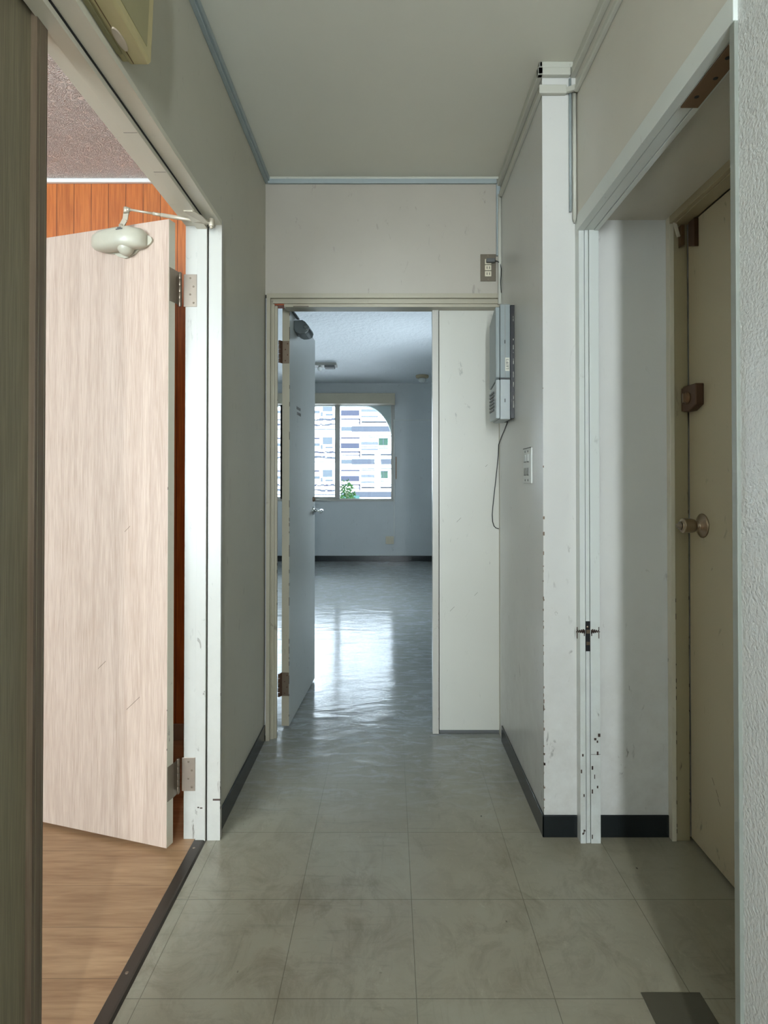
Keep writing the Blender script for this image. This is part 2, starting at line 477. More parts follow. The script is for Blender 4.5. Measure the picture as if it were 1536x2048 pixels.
# window gap in the near right wall for an added, unseen window that fills the hall with light
wn_ = MB().box(.60, .70, -1.6, -1.30, 0, CZ).box(.60, .70, -1.30, -.40, 0, 1.13).box(.60, .70, -1.30, -.40, 1.97, CZ).box(.60, .70, -.40, .995, 0, CZ).box(.70, 1.10, .80, .995, 0, CZ)
struct(wn_.build('wall_right_near', 'textured_paint'), 'textured glossy white wall at the right edge', 'wall')
struct(B(.99, 1.10, .90, PY, 0, 1.977).build('wall_right_back', 'dark_gap'), 'dark space behind the closed beige door', 'wall')
wb = MB().box(-.65, -.50, -1.7, -1.6, 0, CZ).box(-.28, .085, -1.7, -1.6, 0, CZ).box(-.50, -.28, -1.7, -1.6, 0, .87).box(-.50, -.28, -1.7, -1.6, 2.13, CZ).box(.215, .70, -1.7, -1.6, 0, CZ).box(.085, .215, -1.7, -1.6, 0, .87).box(.085, .215, -1.7, -1.6, 2.13, CZ)
struct(wb.build('wall_near', 'cream_wall'), 'end wall of the hallway behind the viewer', 'wall')
for nm, fr, pn in (('fill_window_6', MB().box(-.50, -.49, -1.66, -1.62, .87, 2.13).box(-.29, -.28, -1.66, -1.62, .87, 2.13).box(-.49, -.29, -1.66, -1.62, .87, .88).box(-.49, -.29, -1.66, -1.62, 2.12, 2.13), B(-.49, -.29, -1.643, -1.639, .88, 2.12)),
                   ('window_2', MB().box(.085, .093, -1.66, -1.62, .87, 2.13).box(.207, .215, -1.66, -1.62, .87, 2.13).box(.093, .207, -1.66, -1.62, .87, .88).box(.093, .207, -1.66, -1.62, 2.12, 2.13), B(.093, .207, -1.643, -1.639, .88, 2.12)),
                   ('fill_window_3', MB().box(.63, .67, -1.30, -1.28, 1.13, 1.97).box(.63, .67, -.42, -.40, 1.13, 1.97).box(.63, .67, -1.28, -.42, 1.13, 1.15).box(.63, .67, -1.28, -.42, 1.95, 1.97), B(.648, .652, -1.28, -.42, 1.15, 1.95))):  # left end window and side window are added, unseen, as fill light
    w = thing(nm, (0, 0, .85), 'unseen hallway window behind the viewer, placed for its light', 'window', kind='structure')
    fr.build('window_frame', 'window_metal', w); pn.build('window_pane', 'pane_glass', w)

# baseboards
struct(B(LX, LX + .006, 1.874, FY - .012, 0, .070).build('baseboard_left', 'black_vinyl', bevel=.002), 'black vinyl baseboard along the left hallway wall', 'baseboard')
struct(B(RX - .006, RX, PY - .006, 2.55, 0, .070).build('baseboard_right', 'black_vinyl', bevel=.002), 'black vinyl baseboard receding along the right wall', 'baseboard')
struct(B(RX - .006, .597, PY - .006, PY, 0, .070).build('baseboard_pier', 'black_vinyl', bevel=.002), 'short black baseboard on the front of the pier', 'baseboard')
struct(B(.662, .889, PY - .006, PY, 0, .070).build('baseboard_alcove', 'black_vinyl', bevel=.002), 'black baseboard between white post and beige door frame', 'baseboard')

# cornices and cable ducts under the hall ceiling
t1 = MB().box(RX - .012, RX, PY - .012, FY, 2.466, CZ).box(RX - .018, RX, PY - .018, FY, 2.438, 2.463)
struct(t1.build('trim_1', 'duct_white', bevel=.003), 'double white cornice along the right wall ceiling', 'cornice')
t2 = MB().box(RX - .012, .598, PY - .012, PY, 2.466, CZ).box(RX - .018, .580, PY - .018, PY, 2.438, 2.463)
struct(t2.build('trim_2', 'duct_white', bevel=.003), 'rounded white cornice across the front of the pier', 'cornice')
t3 = MB().box(.588, .60, -1.6, PY, 2.466, CZ).box(.582, .60, -1.6, PY, 2.438, 2.463)
struct(t3.build('trim_3', 'duct_white', bevel=.003), 'double cornice above the right opening', 'cornice')
struct(B(LX, RX, FY - .006, FY, 2.474, CZ).build('trim_4', 'duct_white', bevel=.002), 'thin white cornice strip at the far ceiling edge', 'cornice')

tag(MB().box(LX, LX + .020, -1.6, FY - .004, 2.462, 2.484).box(LX, LX + .014, -1.6, FY - .004, 2.452, 2.460).build('cable_duct', 'duct_blue', bevel=.002), 'long grey cable duct along the left wall under the ceiling', 'cable duct')
tag(B(LX + .012, RX - .020, FY - .013, FY, 2.452, 2.472).build('cable_duct', 'duct_blue', bevel=.002), 'level grey cable duct across the far wall under the ceiling', 'cable duct')
tag(B(.470, .4875, FY - .012, FY, 2.131, 2.450).build('cable_duct', 'duct_blue', bevel=.002), 'short upright grey cable duct above the power outlet', 'cable duct')
tag(MB().cyl((.484, FY - .012, 1.915), (.484, FY - .012, 2.40), .0085, seg=12).build('conduit_pipe', 'duct_white'), 'white upright pipe in the far right corner above the breaker box', 'pipe')
d = MB().box(RX - .013, RX, PY - .013, FY - .03, 2.382, 2.406).box(RX - .013, .568, PY - .016, PY, 2.380, 2.408)
d.bar((.566, PY - .008, 2.392), (.593, PY - .035, 2.385), .012, .018)
d.box(.586, .60, -1.6, PY - .03, 2.372, 2.390)
tag(d.build('cable_duct', 'duct_white', bevel=.003), 'white cable duct running round the pier below the cornice', 'cable duct')
d = MB().cyl((.580, PY - .008, 2.00), (.580, PY - .008, 2.43), .004, seg=10)
tag(d.build('conduit_pipe', 'duct_blue'), 'thin grey upright cable at the inner pier edge', 'pipe')
d = MB().cyl((.592, PY - .012, 1.975), (.592, PY - .012, 2.385), .0065, seg=12).cyl((.592, PY - .012, 1.962), (.592, PY - .012, 1.975), .001, .0065, 12)
tag(d.build('conduit_pipe', 'duct_white'), 'white upright conduit from cornice down to the white post', 'pipe')


def chips(mb, n, fn, mi):
    """paint chips: small dark flecks lying on an edge; fn(t) -> (x0,x1,y0,y1,z centre)"""
    for _ in range(n):
        x0, x1, y0, y1, z = fn()
        h = rnd.uniform(.002, .007)
        mb.box(x0, x1, y0, y1, z - h, z + h, mi)


# ------------------------------------------------------------------ left doorway frame
fr = thing('trim_5', (-.60, 1.86, 0), 'off-white rebated wooden frame of the left doorway', 'door frame', kind='structure')
mb = MB().box(-.6546, -.6165, 1.8552, 1.872, 0, 1.968).box(-.6165, -.613, 1.858, 1.872, 0, 1.968, 1).box(-.613, -.5815, 1.8398, 1.872, 0, 1.968)
mb.box(-.5815, -.578, 1.852, 1.872, 0, 1.968, 1).box(-.578, -.5366, 1.8475, 1.8655, 0, 1.967)
chips(mb, 7, lambda: (-.5372, -.5360, 1.8470, 1.8480 + rnd.uniform(0, .003), rnd.choice([.13, .15, .5, .8, 1.1, 1.5]) + rnd.uniform(-.05, .05)), 2)
mb.box(-.560, -.5362, 1.8470, 1.850, .125, .131, 2).box(-.598, -.590, 1.8394, 1.841, .104, .108, 2).box(-.606, -.600, 1.8394, 1.841, .106, .110, 2)
mb.build('jamb', ['white_frame_paint', 'dark_gap', 'chip_dark'], fr, bevel=.0012)
mb = MB().box(-.6546, -.6165, .60, 1.8552, 1.952, 1.968).box(-.6165, -.613, .60, 1.858, 1.955, 1.968, 1).box(-.613, -.5800, .60, 1.8398, 1.9356, 1.968)
mb.box(-.5805, -.578, .60, 1.852, 1.948, 1.968, 1).box(-.578, -.5366, .60, 1.8475, 1.952, 1.967)
mb.box(-.6135, -.5815, 1.500, 1.5015, 1.9352, 1.9365, 1).box(-.6135, -.5815, 1.33, 1.3312, 1.9352, 1.9365, 1)
mb.build('header', ['frame_paint', 'dark_gap', 'chip_dark'], fr, bevel=.0012)
mb = MB().box(-.6546, -.6165, .56, .62, 0, 1.968).box(-.613, -.5815, .56, .632, 0, 1.968).box(-.578, -.5366, .56, .625, 0, 1.967)
mb.build('jamb', 'frame_paint', fr, bevel=.0012)

# threshold strip between tile and oak
s = thing('threshold_strip', (-.60, 1.2, 0), 'dark brown metal threshold strip between oak floor and tiles', 'threshold')
mb = MB().prism([(-.6185, 0), (-.5795, 0), (-.5850, .0055), (-.5900, .0062), (-.6160, .0062)], 'Y', .62, 1.856)
mb.build('strip', 'sill_metal', s, bevel=.0008)
for y in (1.80, 1.345, .90):
    MB().lathe((-.603, y, .0058), (-.603, y, .02), [(0, .0045), (.001, .004), (.0014, .002)], 12).build('screw', 'stainless', s)

# ------------------------------------------------------------------ left door leaf (pale laminate)
N2 = Vector((-.6828, 1.7882)); dv = Vector((-.9575, .2885)); nv = Vector((.2885, .9575))


def ldoor(u, off, z): return (N2.x + dv.x * u - nv.x * off, N2.y + dv.y * u - nv.y * off, z)


door = thing('door_1', (N2.x, N2.y, .012), 'pale wood grain laminate door standing open into the left room', 'door', rz=math.atan2(dv.y, dv.x), kind='structure')
mb = MB().box(0, .78, -.0307, 0, 0, 1.9325)
for p in mb.f: pass
mb.m = [0, 0, 0, 0, 1, 0]
chips(mb, 4, lambda: (-.0004, .0012, -.0012, .0004, rnd.choice([.2, .3, .42, 1.1])), 2)
for x, z, l in ((.10, .45, .05), (.14, .98, .02), (.23, .55, .03)):
    mb.add([(x, .0003, z), (x + l, .0003, z - l * .9), (x + l, .0003, z - l * .9 + .0015), (x, .0003, z + .0015)], [(0, 1, 2, 3)], 2)
mb.build('leaf', ['pale_wood', 'frame_paint', 'chip_dark'], door, local=True, bevel=.001)


def hinge_at(door_o, z0, z1, jx0, jx1, jy, kx, ky, ex, mat):
    """butt hinge: plate on jamb, knuckle, plate on leaf edge; ex: 4 world xy corners of edge plate line"""
    h = MB()
    h.box(jx0, jx1, jy - .002, jy + .0005, z0, z1)
    n = 5; L = (z1 - z0) / n
    for i in range(n):
        h.cyl((kx, ky, z0 + i * L + .0006), (kx, ky, z0 + (i + 1) * L - .0006), .0062, seg=14, mi=1)
    h.cyl((kx, ky, z0 - .003), (kx, ky, z1 + .003), .0045, seg=12, mi=1)
    (ax, ay), (bx_, by_) = ex
    h.bar((ax, ay, (z0 + z1) / 2), (bx_, by_, (z0 + z1) / 2), z1 - z0, .002, up=(ay - by_, bx_ - ax, 0))
    h.bar((bx_, by_, (z0 + z1) / 2), (kx, ky, (z0 + z1) / 2), z1 - z0, .002, up=(by_ - ky, kx - bx_, 0))
    o = h.build('hinge', [mat, 'stainless'], door_o, bevel=.0004)
    for i, f_ in enumerate((.12, .38, .62, .88)):
        zz = z0 + (z1 - z0) * f_; xx = jx0 + (jx1 - jx0) * (.5 if i % 2 else .75)
        MB().lathe((xx, jy - .0015, zz), (xx, jy - .01, zz), [(0, .0034), (.0012, .0030), (.0015, .001)], 10).build('screw', 'aged_hinge', o)
    return o


def edgepts(u0, off0, off1): return [ldoor(u0, off0, 0)[:2], ldoor(u0, off1, 0)[:2]]


for z0, z1 in ((.152, .2575), (1.692, 1.796)):
    hinge_at(door, z0, z1, -.660, -.618, 1.8552, -.6685, 1.8430, [ldoor(-.0008, -.002, 0)[:2], ldoor(-.0008, -.030, 0)[:2]], 'stainless')

# door closer on the laminate door
cl = MB()
rot = Matrix.Rotation(math.atan2(dv.y, dv.x), 4, 'Z')
# base plate with rounded lobes
pl = []
for k in range(48):
    a = 2 * math.pi * k / 48
    u = .160 + .103 * math.cos(a); z = 1.884 + .030 * math.sin(a)
    if math.sin(a) < 0 and abs(u - .155) < .040: z = min(z, 1.8360 + .35 * abs(u - .155))
    pl.append((u, z))
vs = [ldoor(u, .0005, z) for u, z in pl] + [ldoor(u, .007, z) for u, z in pl]; n = 48
cl.add(vs, [(i, (i + 1) % n, n + (i + 1) % n, n + i) for i in range(n)] + [tuple(range(n))[::-1], tuple(range(n, 2 * n))])
base = cl.build('closer_body', 'closer_beige', door, label='cream door closer on the laminate door')
cb = MB()
secs = [(.074, .010, 1.885, .009, .020), (.084, .018, 1.887, .022, .028), (.115, .028, 1.888, .032, .033), (.15, .030, 1.888, .033, .034),
        (.19, .030, 1.888, .032, .033), (.225, .028, 1.889, .029, .031), (.252, .024, 1.890, .022, .025), (.266, .020, 1.890, .012, .014)]
ring = 24; vs = []
for u, off, z, ro, rz_ in secs:
    for k in range(ring):
        a = 2 * math.pi * k / ring
        ca, sa = math.cos(a), math.sin(a)
        vs.append(ldoor(u, off + ro * math.copysign(abs(ca) ** .75, ca), z + rz_ * math.copysign(abs(sa) ** .75, sa)))
fs = [(j * ring + k, (j + 1) * ring + k, (j + 1) * ring + (k + 1) % ring, j * ring + (k + 1) % ring) for j in range(len(secs) - 1) for k in range(ring)]
fs += [tuple(range(ring)), tuple((len(secs) - 1) * ring + k for k in range(ring))[::-1]]
cb.add(vs, fs, 0, True)
cb.build('housing', 'closer_beige', base)
MB().ball(ldoor(.138, .026, 1.866), .026, .026, .030, mat=rot.to_3x3()).build('spindle_cap', 'closer_beige', base)
mk = MB()   # two short lines of dark maker's lettering
for row, (u0, n_, z) in enumerate(((.128, 4, 1.9100), (.121, 7, 1.9050))):
    for k in range(n_):
        u = u0 + k * .0036
        mk.bar(ldoor(u, .0592 + row * .0020, z), ldoor(u + .0024, .0592 + row * .0020, z), .001, .0032, up=(0, 0, 1))
mk.build('lettering', 'marks_grey', base)
ar = MB()
ar.cyl(ldoor(.150, .030, 1.915), ldoor(.150, .030, 1.932), .009, seg=16)
e0 = Vector(ldoor(.148, .032, 1.930)); em = Vector(ldoor(.132, .036, 1.945)); e1 = Vector(ldoor(.120, .045, 1.964))
ar.bar(e0, em, .017, .003, up=(0, -1, .1)); ar.bar(em, e1, .017, .003, up=(0, -1, .1))
ar.cyl(e1 + Vector((0, 0, -.006)), e1 + Vector((0, 0, .011)), .0085, seg=16)
k1 = Vector((-.554, 1.7964, 1.934)); e2 = e1 + Vector((.012, -.002, .004))
ar.cyl(e1 + Vector((0, 0, .004)), e2, .006, seg=12)
ar.cyl(e2, e2.lerp(k1, .28), .0035, seg=12); ar.cyl(e2.lerp(k1, .28), e2.lerp(k1, .38), .005, seg=12)
ar.cyl(e2.lerp(k1, .38), e2.lerp(k1, .95), .006, seg=12)
arm = ar.build('closer_arm', 'closer_arm', door, label='jointed beige closer arm')
br = MB().prism([(-.611, 1.712), (-.584, 1.712), (-.567, 1.745), (-.560, 1.797), (-.575, 1.797), (-.605, 1.735)], 'Z', 1.9325, 1.9355)
br.cyl((k1.x, k1.y, 1.924), (k1.x, k1.y, 1.948), .0085, seg=16); br.ball((k1.x, k1.y, 1.922), .0055, .0055, .005)
br.bar((-.575, 1.79, 1.934), (k1.x, k1.y, 1.934), .012, .004)
br.build('bracket', 'closer_arm', arm, bevel=.0004)

# ------------------------------------------------------------------ near narrow leaf at the left edge
d2 = thing('door_2', (-.64, .82, .012), 'narrow wood grain door leaf shut at the left edge of the doorway', 'door', kind='structure')
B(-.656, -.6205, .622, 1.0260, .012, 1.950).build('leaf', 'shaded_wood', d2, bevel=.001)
mb = MB().prism([(-.6205, .012), (-.6095, .012), (-.6095, 1.936), (-.6205, 1.946)], 'Y', .9965, 1.0275)
mb.box(-.6093, -.6089, 1.004, 1.0055, .012, 1.93, 1).box(-.6093, -.6089, 1.0215, 1.0225, .012, 1.93, 1)
mb.build('edge_strip', ['edge_wood', 'shaded_wood'], d2, bevel=.001, label='browner raised strip on the meeting edge')

# ------------------------------------------------------------------ yellowed unit above the left door
w = thing('wall_unit', (-.52, .95, 1.99), 'yellowed plastic wall unit above the left doorway, cut off by frame top', 'wall unit')
prof = [(LX, 1.996), (-.538, 1.996), (-.534, 1.990), (-.497, 1.990), (-.492, 1.996), (-.486, 2.14), (-.490, 2.30), (LX, 2.30)]
B(LX, -.540, .60, 1.165, 1.993, 2.31).build('backplate', 'yellow_plastic_dark', w, bevel=.002)
MB().prism(prof, 'Y', .60, 1.19).build('cover', 'yellow_plastic', w, bevel=.006, bseg=3)
mb = MB().prism([(-.4915, 2.01), (-.4870, 2.12), (-.4880, 2.20), (-.4868, 2.20), (-.4855, 2.12), (-.4905, 2.01)], 'Y', .62, 1.165)
mb.build('front_panel', 'yellow_plastic_dark', w, label='olive front panel')
B(-.527, -.5255, .60, 1.185, 1.9890, 1.992).build('seam', 'bronze', w)
tb = MB().prism([(1.085 + .030 + .030 * math.cos(a) if False else 1.118 + .030 * math.cos(a) * (1), -.523 + .0060 * math.sin(a)) for a in [2 * math.pi * k / 24 for k in range(24)]][::-1], 'Z', 0, 1)
tb = MB(); pts = [(-.5235 + .0085 * math.sin(2 * math.pi * k / 24), 1.118 + .030 * math.cos(2 * math.pi * k / 24)) for k in range(24)]
tb.prism(pts, 'Z', 1.9865, 1.991)
tb.build('tab', 'pink_tab', w, bevel=.001, label='pale oval tab on the lower edge')

# ------------------------------------------------------------------ far doorway frame
ff = thing('trim_6', (0, 2.6, 0), 'cream grooved frame of the doorway at the hallway end', 'door frame', kind='structure')
mb = MB().box(-.5435, -.527, FY - .014, 2.60, 0, 1.945).box(-.527, -.522, FY + .004, 2.60, 0, 1.945).box(-.522, -.512, FY + .006, 2.64, 0, 1.935).box(-.512, -.5005, FY + .013, 2.592, 0, 1.92)
chips(mb, 6, lambda: (-.5006, -.4990, FY + .0125, FY + .016, rnd.uniform(.3, 1.8)), 1)
mb.build('jamb', ['far_frame_paint', 'chip_dark'], ff, bevel=.0012)
mb = MB().box(-.5435, .488, FY - .014, 2.62, 1.943, 1.9635).box(-.527, .488, FY + .000, 2.62, 1.934, 1.943).box(-.517, .488, FY - .003, 2.62, 1.922, 1.934).box(-.47, .488, FY + .004, 2.64, 1.908, 1.922)
mb.box(-.512, -.47, FY + .004, 2.62, 1.916, 1.923, 1)
mb.box(-.43, -.36, FY + .0036, FY + .008, 1.909, 1.9125, 3)
mb.build('header', ['far_frame_paint', 'bare_wood', 'dark_gap', 'chip_dark'], ff, bevel=.0012)
mb = B(.1915, .219, 2.617, 2.66, .004, 1.915)
chips(mb, 9, lambda: (.2182, .2196, 2.6165, 2.619, rnd.choice([.05, .2, .35, .5, .1, .9]) + rnd.uniform(-.05, .05)), 1)
mb.build('post', ['white_frame_paint', 'chip_dark'], ff, bevel=.0012)
B(.219, .2225, 2.64, 2.66, .004, 1.915).build('gap', 'dark_gap', ff)

d4 = thing('door_4', (.36, 2.64, .015), 'plain off-white narrow fixed leaf beside the far doorway', 'door', kind='structure')
mb = B(.2225, .4915, 2.624, 2.655, .018, 1.935)
for x, z, l in ((.27, .55, .02), (.38, .62, .015), (.30, .95, .02), (.43, 1.2, .01)):
    mb.add([(x, 2.6237, z), (x + l, 2.6237, z + l), (x + l, 2.6237, z + l + .0015), (x, 2.6237, z + .0015)], [(0, 1, 2, 3)], 1)
mb.build('leaf', ['panel_paint', 'chip_dark'], d4, bevel=.001)
B(.2225, .4915, 2.632, 2.655, .002, .018).build('bottom_seal', 'marks_grey', d4)
struct(B(.4915, .60, 2.60, 2.66, 0, 1.96).build('wall_far_right', 'cream_wall'), 'hidden strip of wall beside the fixed leaf', 'wall')

# far open door
root = (-.4638, 2.682); ax = Vector((.051, .9987)); ang = math.atan2(ax.y, ax.x)
d3 = thing('door_3', (root[0], root[1], .012), 'pale grey door standing open into the far room', 'door', rz=ang, kind='structure')
mb = MB().box(0, .652, 0, .0345, 0, 1.933)
mb.m = [0, 0, 0, 0, 1, 1]
for _ in range(26):
    z = rnd.uniform(.03, 1.9); h = rnd.uniform(.004, .02)
    mb.box(-.0005, .002, -.0005, .0016, z - h, z + h, 2)
mb.build('leaf', ['grey_door_paint', 'far_frame_paint', 'chip_dark'], d3, local=True, bevel=.0006)


def fdoor(u, off, z): p = Vector(root) + ax * u + Vector((ax.y, -ax.x)) * off; return (p.x, p.y, z)


for z0, z1 in ((.150, .2568), (1.680, 1.784)):
    h = MB()
    a, b_ = fdoor(-.0012, -.0325, 0), fdoor(-.0012, -.0015, 0)
    h.bar((a[0], a[1], (z0 + z1) / 2), (b_[0], b_[1], (z0 + z1) / 2), z1 - z0, .002, up=(0, -1, 0))
    n = 5; L = (z1 - z0) / n
    for i in range(n): h.cyl((-.508, 2.668, z0 + i * L + .001), (-.508, 2.668, z0 + (i + 1) * L - .001), .0052, seg=12, mi=1)
    h.bar((a[0], a[1], (z0 + z1) / 2), (-.505, 2.670, (z0 + z1) / 2), z1 - z0, .002, up=(0, -1, 0), mi=1)
    o = h.build('hinge', ['aged_hinge', 'dark_bronze'], d3, bevel=.0003)
    for f_, q in ((.12, .4), (.38, .75), (.62, .4), (.88, .75)):
        p = Vector(a).lerp(Vector(b_), q); zz = z0 + (z1 - z0) * f_
        MB().lathe((p.x, p.y - .001, zz), (p.x, p.y - .01, zz), [(0, .0036), (.001, .003), (.0012, .001)], 10).build('screw', 'dark_bronze', o)
# closer body seen end-on
cl = MB()
prof = [(0, .046), (.040, .048), (.054, .040), (.072, .018), (.075, .006), (.070, -.010), (.056, -.018), (.028, -.020), (.010, -.012), (0, .004)]
ln = 10
for u0, u1 in ((.085, .20),):
    vs = [fdoor(u0, o_, 1.858 + z) for o_, z in prof] + [fdoor(u1, o_, 1.858 + z) for o_, z in prof]; n = len(prof)
    cl.add(vs, [(i, (i + 1) % n, n + (i + 1) % n, n + i) for i in range(n)] + [tuple(range(n))[::-1], tuple(range(n, 2 * n))])
cb = cl.build('closer_body', 'closer_grey', d3, bevel=.004, bseg=3, label='dark grey door closer seen end-on')
p0 = fdoor(.085, .055, 1.872)
MB().lathe(p0, fdoor(.07, .055, 1.872), [(-.002, .010), (.003, .010), (.004, .006)], 16).build('end_cap', 'closer_grey', cb)
MB().lathe(fdoor(.085, .062, 1.860), fdoor(.07, .062, 1.860), [(-.002, .004), (.002, .004), (.003, .002)], 12).build('valve_screw', 'chrome', cb)
MB().cyl(fdoor(.12, .016, 1.835), fdoor(.12, .016, 1.846), .006, seg=12).build('spindle', 'closer_grey', cb)
mb = MB().bar(fdoor(.02, .004, 1.935), fdoor(.14, .010, 1.925), .012, .006)
mb.build('closer_arm', 'closer_grey', d3)
# lever handle and latch
hz = .972
h = MB().lathe(fdoor(.592, 0, hz), fdoor(.592, .1, hz), [(0, .025), (.004, .025), (.008, .021), (.009, .011), (.012, .0095)], 24)
hp = h.build('lever_handle', 'chrome', d3, label='chrome lever handle')
lv = MB().cyl(fdoor(.592, .010, hz), fdoor(.592, .048, hz), .0085, seg=16)
lv.lathe(fdoor(.598, .050, hz), fdoor(.50, .056, hz - .002), [(0, .008), (.012, .0105), (.05, .0095), (.09, .0085), (.105, .006), (.108, .001)], 16)
lv.build('lever', 'chrome', hp)
MB().lathe(fdoor(.592, 0, 1.036), fdoor(.592, .1, 1.036), [(0, .014), (.006, .014), (.010, .010), (.014, .009)], 16).build('deadbolt_turn', 'aged_hinge', d3)
st = MB()
st.prism([(0, 0), (1, 0), (1, 1), (0, 1)], 'X', 0, 1) if False else None
lab = MB()
for r_, (u0, n_) in enumerate(((.150, 6), (.158, 6))):
    for k in range(n_):
        u = u0 + k * .016
        for q in range(3):
            zz = 1.500 - r_ * .026 - q * .005
            lab.bar(fdoor(u, .0006, zz), fdoor(u + (.011 if q != 1 else .006), .0006, zz), .0012, .0022)
        lab.bar(fdoor(u + .005, .0006, 1.502 - r_ * .026), fdoor(u + .006, .0006, 1.488 - r_ * .026), .0012, .003, up=(1, 0, 0))
lab.build('lettering', 'marks_grey', d3, label='two short lines of small grey lettering')

# ------------------------------------------------------------------ right opening frame
rf = thing('trim_7', (.63, 1.4, 0), 'pale painted grooved frame around the opening on the right', 'door frame', kind='structure')
mb = MB().box(.597, .6140, 1.832, PY, 0, 1.977).box(.6140, .6158, 1.838, PY, 0, 1.95, 1).box(.6158, .6278, 1.8335, PY, 0, 1.95).box(.6278, .6296, 1.838, PY, 0, 1.95, 1).box(.6296, .660, 1.832, PY, 0, 1.977)
chips(mb, 16, lambda: (lambda x: (x, x + rnd.uniform(.002, .008), 1.8315, 1.834, rnd.uniform(.02, .35)))(rnd.choice([.598, .602, .606, .632, .640, .648, .652])), 2)
mb.box(.630, .660, 1.8316, 1.833, .2765, .278, 2)
mb.build('post', ['post_paint', 'marks_grey', 'chip_dark'], rf, bevel=.0012)
mb = MB().box(.592, .6140, .995, 1.832, 1.9275, 1.977).box(.6140, .6158, .995, 1.838, 1.932, 1.977, 1).box(.6158, .6440, .995, 1.832, 1.9290, 1.977)
mb.box(.6440, .6458, .995, 1.838, 1.932, 1.977, 1).box(.6458, .660, .995, 1.832, 1.9275, 1.977)
mb.build('header', ['post_paint', 'marks_grey'], rf, bevel=.0012)
mb = MB().box(.594, .660, .995, 1.0106, 0, 1.9275)
mb.build('jamb', 'jamb_grey', rf, bevel=.0012, label='near jamb of the opening')
lt = MB().box(.6150, .6290, 1.8312, 1.8330, .600, .694)
lt.build('strike_plate', 'black_plastic', rf, label='blackened latch strike in the white post')
sp = rf.children[-1] if rf.children else None
sk = [o for o in bpy.data.objects if o.name.startswith('strike_plate')][0]
for a_, b_ in ((.656, .668), (.620, .630)):
    B(.6165, .6270, 1.8300, 1.8314, a_, b_).build('latch_tab', 'knob_metal', sk)
MB().lathe((.6210, 1.8316, .676), (.6210, 1.80, .676), [(0, .0045), (.0015, .004), (.002, .001)], 12).build('screw', 'stainless', sk)
sm = MB()
for s_ in (-1, 1):
    for q in range(9):
        x = .622 + s_ * (.009 + q * .0030); ww = .0045; hh = max(.0012, .006 - q * .0006)
        zc = .662 + (.002 if q % 2 else -.001)
        sm.box(min(x, x + s_ * ww), max(x, x + s_ * ww), 1.8314, 1.8325, zc - hh, zc + hh)
    x = .622 + s_ * .034; sm.box(x - .0012, x + .0012, 1.8314, 1.8325, .640, .676)
    x = .622 + s_ * .0115; sm.box(x - .0014, x + .0014, 1.8314, 1.8325, .648, .662)
sm.build('bracket', 'chip_dark', sk)
cp = MB().prism([(.6165, .9955), (.6535, .9955), (.6535, 1.226), (.6165, 1.226)], 'Z', 1.9245, 1.9285)
plt = cp.build('mounting_plate', 'bronze', rf, bevel=.0005, label='long brown metal plate with screw holes on the header')
for x, y in ((.632, 1.19), (.640, 1.135), (.632, 1.08)):
    MB().lathe((x, y, 1.9250), (x, y, 1.90), [(0, .0050), (.0012, .0045), (.0014, .001)], 14).build('screw_hole', 'dark_gap', plt)
MB().lathe((.640, 1.045, 1.925), (.640, 1.045, 1.88), [(0, .016), (.008, .018), (.016, .013), (.020, .006)], 20).build('stop_button', 'dark_bronze', plt)

# ------------------------------------------------------------------ right closed door and its frame
bf = thing('trim_8', (.92, 1.85, 0), 'beige frame of the closed door on the right', 'door frame', kind='structure')
mb = MB().box(.889, .903, 1.842, PY, 0, 1.977, 2).box(.903, .947, 1.846, PY, 0, 1.975)
chips(mb, 14, lambda: (.9025, .9045, 1.8415, 1.8465, rnd.uniform(.02, .9)), 1)
chips(mb, 10, lambda: (.9455, .9475, 1.8455, 1.848, rnd.uniform(.05, 1.2)), 1)
mb.build('jamb', ['beige_frame_paint', 'chip_dark', 'frame_paint'], bf, bevel=.001)
mb = MB().box(.889, .903, .995, 1.842, 1.953, 1.977).box(.903, .947, .995, 1.846, 1.950, 1.977)
mb.build('header', 'beige_frame_paint', bf, bevel=.001)
d5 = thing('door_5', (.96, 1.4, .012), 'closed flat beige door on the right with round knob', 'door', kind='structure')
mb = B(.948, .985, 1.00, 1.8405, .014, 1.9465)
for y, z in ((1.72, .26), (1.70, .235), (1.69, .215)):
    mb.add([(.9477, y, z), (.9477, y - .012, z - .016), (.9477, y - .012, z - .013), (.9477, y, z + .003)], [(0, 1, 2, 3)], 1)
mb.build('leaf', ['beige_door_paint', 'chip_dark'], d5, bevel=.0012)
kz, ky = .999, 1.7655
kb = MB().lathe((.948, ky, kz), (.80, ky, kz), [(0, .037), (.002, .037), (.005, .033), (.009, .022), (.014, .016), (.018, .014), (.022, .0135)], 28)
kn = kb.build('door_knob', 'knob_metal', d5, label='round worn steel door knob')
MB().lathe((.926, ky, kz), (.80, ky, kz), [(0, .0135), (.002, .0175), (.005, .0200), (.012, .0215), (.025, .0222), (.0365, .0225), (.0375, .0225), (.0395, .0215), (.0400, .0205), (.0401, .0150), (.0405, .0145), (.0440, .0142)], 28).build('grip', 'knob_metal', kn)
MB().lathe((.881, ky, kz), (.80, ky, kz), [(0, .0125), (.003, .012), (.0035, .0065), (.011, .0062), (.0125, .003)], 20).build('lock_button', 'stainless', kn)
lk = MB().prism([(1.752, 1.366), (1.752, 1.431), (1.829, 1.431), (1.829, 1.351), (1.79, 1.351)], 'X', .922, .948)
lo = lk.build('rim_lock', 'dark_bronze', d5, bevel=.003, label='dark brown rim lock')
MB().lathe((.922, 1.800, 1.392), (.90, 1.800, 1.392), [(0, .019), (.003, .019), (.005, .014), (.007, .013)], 24).build('lock_cylinder', 'bronze', lo)
